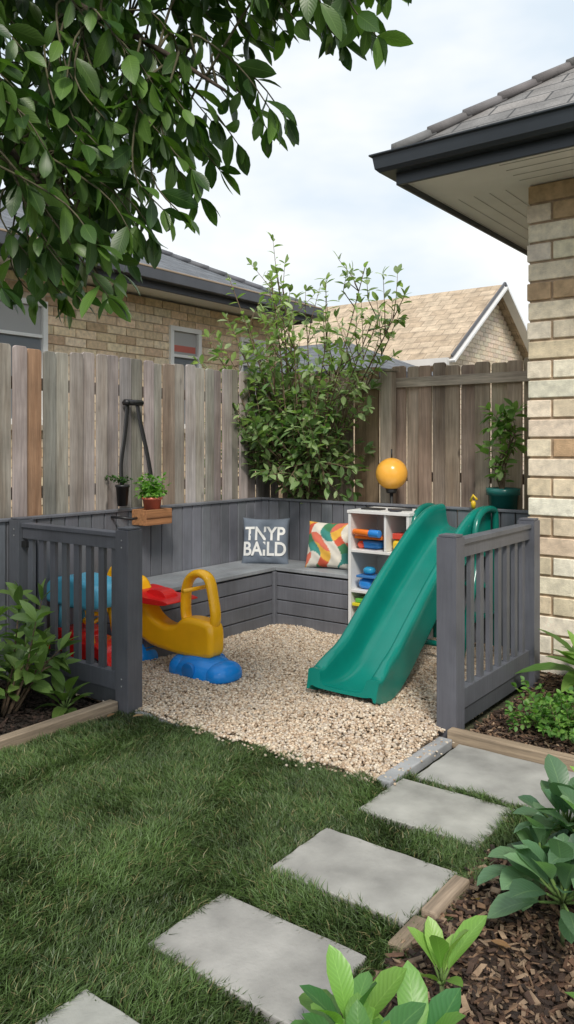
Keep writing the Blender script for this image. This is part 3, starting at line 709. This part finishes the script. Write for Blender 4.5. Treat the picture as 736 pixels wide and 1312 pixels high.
window(e, 'y', wx, *wins[0], 1); window(e, 'y', wx, *wins[1], 0, (.55, .14, .1)); window(e, 'y', wx, *wins[2], 0)
mb = MB(); gx_, gy1 = -5.6, 8.0
mb.box(-12, wx, wy1, gy1-.02, 2.852, 2.87, sw); mb.box(wx-.3, gx_-.02, -5, gy1-.02, 2.872, 2.886, sw)
mb.done('soffit', M_white, 0, e)
mb = MB(); gk2 = (.06, .064, .075)
mb.box(gx_-.02, gx_, -5, gy1, 2.83, 2.98, gk2); mb.box(-12, gx_-.021, gy1-.02, gy1, 2.83, 2.98, gk2); mb.box(gx_+.001, gx_+.1, -5, gy1+.1, 2.9, 3.01, (.08, .084, .095)); mb.box(-12, gx_, gy1+.001, gy1+.1, 2.9, 3.01, (.08, .084, .095))
mb.box(gx_+.08, gx_+.105, -5, gy1+.105, 3.0, 3.02, (.36, .27, .19))
mb.done('gutter', M_metal, .006, e)
pz2 = .48; L2 = 4.2
roofpoly('roof_side', [(gx_+.02, -5, 3.0), (gx_+.02, gy1+.02, 3.0), (gx_-L2, gy1-L2, 3.0+pz2*L2), (gx_-L2, -5, 3.0+pz2*L2)], M_roof_l, e)
roofpoly('roof_end', [(gx_+.02, gy1+.02, 3.0), (-14, gy1+.02, 3.0), (-10.1, gy1-L2, 3.0+pz2*L2), (gx_-L2, gy1-L2, 3.0+pz2*L2)], M_roof_l, e)
mb = MB(); p0 = np.array([gx_+.02, gy1+.02, 3.01]); d_ = np.array([-1, -1, pz2])
for i in range(27):
    a = p0+d_*(.155*i); b_ = p0+d_*(.155*i+.17); mb.tube([tuple(a+np.array([0, 0, .006])), tuple(b_)], [.036, .034], vary((.14, .15, .16), .08), 0, 7)
mb.done('hip_tiles', M_slab, 0, e)

# rear gabled house
e = empty('gabled_house'); mb = MB(); L0 = -6.0; ya, yb, ym = 12.5, 16.6, 14.55; ze, zp = 2.95, 4.35
mb.box(-13, L0-.012, ya, yb, -.02, ze, (.62, .53, .42))
gb = [(.82, .68, .52), (.74, .6, .44)]
brick_run(mb, 'y', L0, ya, yb, .8, ze, .26, .09, .012, .02, gb)
brick_run(mb, 'x', ya, -12, L0-.021, .8, ze, .26, .09, .012, -.02, gb)
nr = 16
for r in range(nr):
    z0 = ze+(zp-ze)*r/nr; z1 = ze+(zp-ze)*(r+1)/nr; hw = (yb-ya)/2*(1-(r+.5)/nr); s = ym-hw
    mb.box(L0-.1, L0-.012, ym-hw, ym+hw, z0, z1, (.62, .53, .42))
    while s < ym+hw: q = min(s+.24, ym+hw); mb.box(L0-.02, L0, s, q, z0+.005, z1-.005, vary(gb[0], .12)); s += .252
mb.done('walls', M_brick, 0, e)
sl = (zp-ze)/(yb-ya)*2; ov = .3
roofpoly('roof_front', [(-13, ya-ov, ze-ov*sl+.05), (L0+.25, ya-ov, ze-ov*sl+.05), (L0+.25, ym, zp+.05), (-13, ym, zp+.05)], M_roof_t, e)
roofpoly('roof_back', [(L0+.25, yb+ov, ze-ov*sl+.05), (-13, yb+ov, ze-ov*sl+.05), (-13, ym, zp+.05), (L0+.25, ym, zp+.05)], M_roof_t, e)
mb = MB(); x = L0+.27
mb.beam((x, ya-ov, ze-ov*sl-.02), (x, ym, zp-.02), .17, .04, (.85, .84, .82)); mb.beam((x, yb+ov, ze-ov*sl-.02), (x, ym, zp-.02), .17, .042, (.85, .84, .82))
mb.beam((x+.025, ya-ov, ze-ov*sl+.07), (x+.025, ym, zp+.07), .03, .05, (.1, .1, .11)); mb.beam((x+.025, yb+ov, ze-ov*sl+.07), (x+.025, ym, zp+.07), .03, .052, (.1, .1, .11))
mb.box(-13, L0+.25, ya-ov-.1, ya-ov-.0, ze-ov*sl-.08, ze-ov*sl+.04, (.75, .73, .7)); mb.done('bargeboards', M_white, 0, e)
e = empty('garden_outbuilding'); mb = MB(); mb.box(-8.4, -5.9, 9.8, 12.0, 0, 2.35, (.7, .56, .4)); mb.done('walls', M_brick, 0, e)
a, b_, c, d, z0, z1 = -8.7, -5.6, 9.5, 12.15, 2.4, 3.0
roofpoly('roof_front', [(a, c, z0), (b_, c, z0), (b_-1.3, c+1.3, z1), (a, c+1.3, z1)], M_roof_l, e)
roofpoly('roof_side', [(b_, c, z0), (b_, d, z0), (b_-1.3, c+1.35, z1), (b_-1.3, c+1.3, z1)], M_roof_l, e)
mb = MB(); mb.box(a, b_+.05, c-.08, c, z0-.13, z0, (.04, .042, .05)); mb.box(b_, b_+.08, c+.001, d, z0-.13, z0, (.04, .042, .05)); mb.done('gutter', M_metal, 0, e)

# ---------------------------------------------------------------- planting
WB = np.array([.08, .3, .66, .95, 1.0, .6, .03])
def rosette(name, base, n_, L, W, cols, mat=M_leaf, lift=(.3, 1.3), curl=.45, parent=None, stem=.05, ws=WS):
    e = parent or empty(name); P = []; D = []; N = []; LL = []; mb = MB()
    for i in range(n_):
        a = i*2.4+R.uniform(-.3, .3); t = (i+.5)/n_; el = lift[1]+(lift[0]-lift[1])*t+R.uniform(-.15, .15)
        d = np.array([math.cos(a)*math.cos(el), math.sin(a)*math.cos(el), math.sin(el)]); s = stem*R.uniform(.6, 1.3)*(1.4-.5*t)
        p = np.array(base)+d*s; mb.tube([tuple(base), tuple(p)], [.005, .003], (.12, .2, .05), 0, 5)
        P.append(p); D.append(d); N.append(np.array([-math.cos(a)*math.sin(el), -math.sin(a)*math.sin(el), math.cos(el)])+R.normal(0, .15, 3)); LL.append(L*R.uniform(.6, 1.15))
    mb.tube([(base[0], base[1], -.01), tuple(base)], .006, (.12, .16, .06), 0, 6)
    mb.done('stalks', M_bark, 0, e); LL = np.array(LL)
    leaves('foliage', P, D, N, LL, LL*W/L, leafcols(n_, *cols), mat, curl=curl, fold=.35, parent=e, ws=ws); return e
def clump(name, pts, *a, **k):
    e = empty(name)
    for p in pts: rosette('', p, *a, parent=e, **k)
    return e
cen = np.array([-3.45, 2.22, 0]); stems = []
for i in range(34):
    a = R.uniform(0, 6.28); r = R.uniform(.1, .42); stems.append([cen+np.array([math.cos(a)*r*.3, math.sin(a)*r*.3, 0]), cen+np.array([math.cos(a)*r*.7, math.sin(a)*r*.7, .2]), cen+np.array([math.cos(a)*r, math.sin(a)*r, R.uniform(.22, .52)])])
shrub('broadleaf_shrub', cen, stems, .035, .13, .06, ((.08, .15, .035), (.24, .36, .10)), M_leaf, r0=.008, spread=.85, droop=-.05, start=.35, curl=.35)
clump('groundcover_plant', [(-3.3, 1.75, .02), (-3.55, 1.6, .02), (-3.2, 2.45, .02)], 14, .13, .055, ((.07, .13, .03), (.16, .26, .06)))
clump('bird_nest_fern', [(-1.02, 3.98, .14), (-.8, 3.85, .12), (-.9, 4.25, .16), (-1.2, 4.2, .1)], 20, .27, .085, ((.08, .17, .035), (.2, .34, .07)), lift=(.15, 1.35), curl=.4)
cen = np.array([-1.10, 3.60, 0]); stems = []
for i in range(80):
    a = R.uniform(0, 6.28); r = R.uniform(.03, .28); stems.append([cen, cen+np.array([math.cos(a)*r*.6, math.sin(a)*r*.6, .07]), cen+np.array([math.cos(a)*r, math.sin(a)*r, R.uniform(.05, .2)])])
shrub('low_groundcover', cen, stems, .013, .034, .024, ((.08, .2, .04), (.22, .4, .08)), r0=.003, spread=.8, droop=0, start=.15)
clump('hosta_plant', [(-.76, 2.22, .1), (-.66, 2.08, .12), (-.64, 2.36, .14), (-.5, 2.25, .16), (-.72, 2.3, .2), (-.6, 2.2, .22)], 24, .115, .07, ((.07, .15, .08), (.19, .33, .17)), lift=(.0, 1.4), curl=.35, ws=WB, stem=.06)
clump('young_hosta', [(-.72, 2.64, .14)], 10, .12, .06, ((.18, .36, .06), (.3, .48, .12)), lift=(.3, 1.4), curl=.3)
clump('magnolia_sapling', [(-.82, 1.70, .05)], 8, .125, .052, ((.16, .32, .06), (.28, .45, .11)), lift=(.7, 1.45), curl=.25, stem=.03, ws=WB)
clump('laurel_shrub', [(-.85, 1.34, .11), (-.77, 1.25, .12), (-.72, 1.38, .07)], 11, .14, .062, ((.06, .19, .06), (.24, .44, .08)), lift=(.3, 1.4), curl=.3, stem=.03, ws=WB)
clump('laurel_shrub', [(-.36, 1.72, .06), (-.25, 1.9, .1)], 12, .15, .065, ((.05, .12, .04), (.16, .3, .07)), lift=(.2, 1.3), curl=.3)
P = np.array([(-2.92, 2.52, .035), (-2.8, 2.6, .03), (-.75, 1.95, .035), (-.9, 2.1, .035), (-.55, 1.75, .035), (-.86, 1.45, .035), (-.65, 1.6, .035)]); n_ = len(P); D = R.normal(size=(n_, 3)); D[:, 2] *= .1
leaves('fallen_leaves', P, D, np.tile([0, 0, 1.], (n_, 1))+R.normal(0, .25, (n_, 3)), .055, .026, leafcols(n_, (.3, .16, .08), (.5, .34, .18)), M_leaf2, curl=.15)

# ---------------------------------------------------------------- overhanging tree
e = empty('overhanging_tree'); mb = MB(); bkc = (.09, .065, .05)
T0 = site(-2.15, 1.75, 0)
trunk = catmull([T0, site(-2.12, 1.78, .8), site(-2.0, 1.85, 1.6), site(-1.85, 1.95, 2.3), site(-1.5, 2.0, 2.9), site(-1.2, 2.1, 3.5)], 5)
mb.tube(trunk, list(np.linspace(.13, .04, len(trunk))), bkc, 0, 12)
limbs = [[(-1.9, 1.93, 2.15), (-1.4, 1.95, 2.6), (-.8, 2.0, 2.85), (-.2, 2.0, 2.78), (.2, 2.0, 2.62)],
         [(-1.9, 1.93, 2.1), (-1.3, 1.9, 2.45), (-.8, 1.9, 2.5), (-.4, 1.9, 2.32), (-.15, 1.92, 2.18)],
         [(-1.95, 1.9, 1.9), (-1.4, 2.1, 2.2), (-.95, 2.15, 2.25), (-.65, 2.15, 2.0), (-.5, 2.15, 1.75)],
         [(-1.7, 1.97, 2.5), (-1.2, 2.3, 2.8), (-.6, 2.4, 2.7), (-.3, 2.4, 2.35)],
         [(-1.95, 1.9, 1.95), (-1.4, 1.75, 2.2), (-1.0, 1.7, 2.15), (-.7, 1.7, 1.95)],
         [(-1.5, 2.0, 2.9), (-1.0, 1.7, 3.1), (-.4, 1.6, 3.0), (.2, 1.65, 2.75)]]
LP = []
for l in limbs:
    c = catmull([site(*q) for q in l], 7); mb.tube(c, list(np.linspace(.02, .004, len(c))), bkc, 0, 8); LP += c
LP = np.array(LP)
poly = [(-1.3, 3.0), (.3, 3.0), (.30, 2.40), (.2, 2.35), (.08, 2.33), (-.06, 2.40), (-.10, 2.32), (0, 2.16), (-.12, 2.10), (-.18, 1.94), (-.32, 1.90), (-.36, 1.80), (-.42, 1.68), (-.56, 1.70), (-.66, 1.66), (-.72, 1.72), (-1.3, 1.75)]
def inside(x, y):
    c = False; j = len(poly)-1
    for i in range(len(poly)):
        xi, yi = poly[i]; xj, yj = poly[j]
        if (yi > y) != (yj > y) and x < (xj-xi)*(y-yi)/(yj-yi)+xi: c = not c
        j = i
    return c
paths = []; cnt = 0; tries = 0
while cnt < 470 and tries < 20000:
    tries += 1
    x, z = R.uniform(-1.1, .32), R.uniform(1.62, 3.0)
    if not inside(x, z): continue
    if z < 2.3 and x > -.3 and R.random() < .3: continue
    if z < 1.9 and R.random() < .35: continue
    Y = R.uniform(1.75, 2.5); k_ = Y/2; t = site(x*k_, Y, 1.315+(z-1.315)*k_)
    src = t+site(-.12, 0, .13); d2 = np.linalg.norm(LP-src, axis=1); j = np.argmin(d2); s0 = LP[j]
    if d2[j] > .5: continue
    mid = s0*.5+src*.5+R.normal(0, .03, 3)+np.array([0, 0, .03])
    pth = catmull([s0, mid, src*.6+t*.4, t+np.array([0, 0, -.02])], 4); mb.tube(pth, list(np.linspace(.004, .0014, len(pth))), (.1, .09, .05), 0, 5)
    paths.append(pth); cnt += 1
mb.done('trunk_and_limbs', M_bark, 0, e)
a_ = twiggy(paths, .033, .09, .040, .75, .3, .3)
leaves('foliage', *a_[:3], a_[3], a_[4], leafcols(len(a_[0]), (.03, .075, .018), (.14, .25, .05)), M_leaf, parent=e, curl=.25)
print('tree leaves', len(a_[0]))

e = empty('distant_tree'); c0 = np.array([-4.2, 19.5, 0])
shrub('', c0, [[c0, c0+np.array([0, 0, 2]), c0+np.array([R.normal(0, .8), R.normal(0, .8), R.uniform(2.6, 4.2)])] for i in range(24)], .1, .22, .12, ((.08, .14, .04), (.16, .26, .07)), sub=4, sublen=.7, r0=.05, start=.5, parent=e)

# ---------------------------------------------------------------- light
to_sun = Vector((.52, -.62, .84)).normalized()
sd = bpy.data.lights.new('sun', 'SUN'); sd.energy = 2.7; sd.angle = math.radians(12); sd.color = (1, .94, .85)
so = bpy.data.objects.new('sun', sd); so.rotation_euler = to_sun.to_track_quat('Z', 'Y').to_euler(); scene.collection.objects.link(so)
w = bpy.data.worlds.new('World'); scene.world = w; w.use_nodes = True; nt = w.node_tree; bg = nt.nodes['Background']
sk = nt.nodes.new('ShaderNodeTexSky'); sk.sky_type = 'NISHITA'; sk.sun_disc = False
sk.sun_elevation = math.asin(to_sun.z); sk.sun_rotation = math.atan2(to_sun.x, to_sun.y); sk.dust_density = 2.5
tcn = nt.nodes.new('ShaderNodeTexCoord')
f1 = noise(nt, 1.9, 5, tcn.outputs['Generated'], (1, 1, 2.4), .55)
cf = ramp(nt, f1, [(.30, .84), (.62, .98)])
cloud = mul(nt, (8.4, 9.5, 10.5), (11.0, 11.0, 10.9), ramp(nt, f1, [(.42, 0.0), (.66, 1.0)]), 'MIX')
c = mul(nt, sk.outputs[0], cloud, cf, 'MIX')
nt.links.new(c, bg.inputs[0]); bg.inputs[1].default_value = .1

# ---------------------------------------------------------------- camera
cd = bpy.data.cameras.new('cam'); cam = bpy.data.objects.new('camera', cd); scene.collection.objects.link(cam)
cam.location = (0, 0, H); cam.rotation_euler = (math.pi/2, 0, math.atan2(.6, .8))
cd.sensor_width = 36; cd.sensor_fit = 'AUTO'; cd.lens = 36*1010/1312; cd.shift_y = -85/1312; cd.clip_start = .05; cd.clip_end = 2000
scene.camera = cam
scene.view_settings.view_transform = 'Standard'; scene.view_settings.look = 'None'; scene.view_settings.exposure = 0
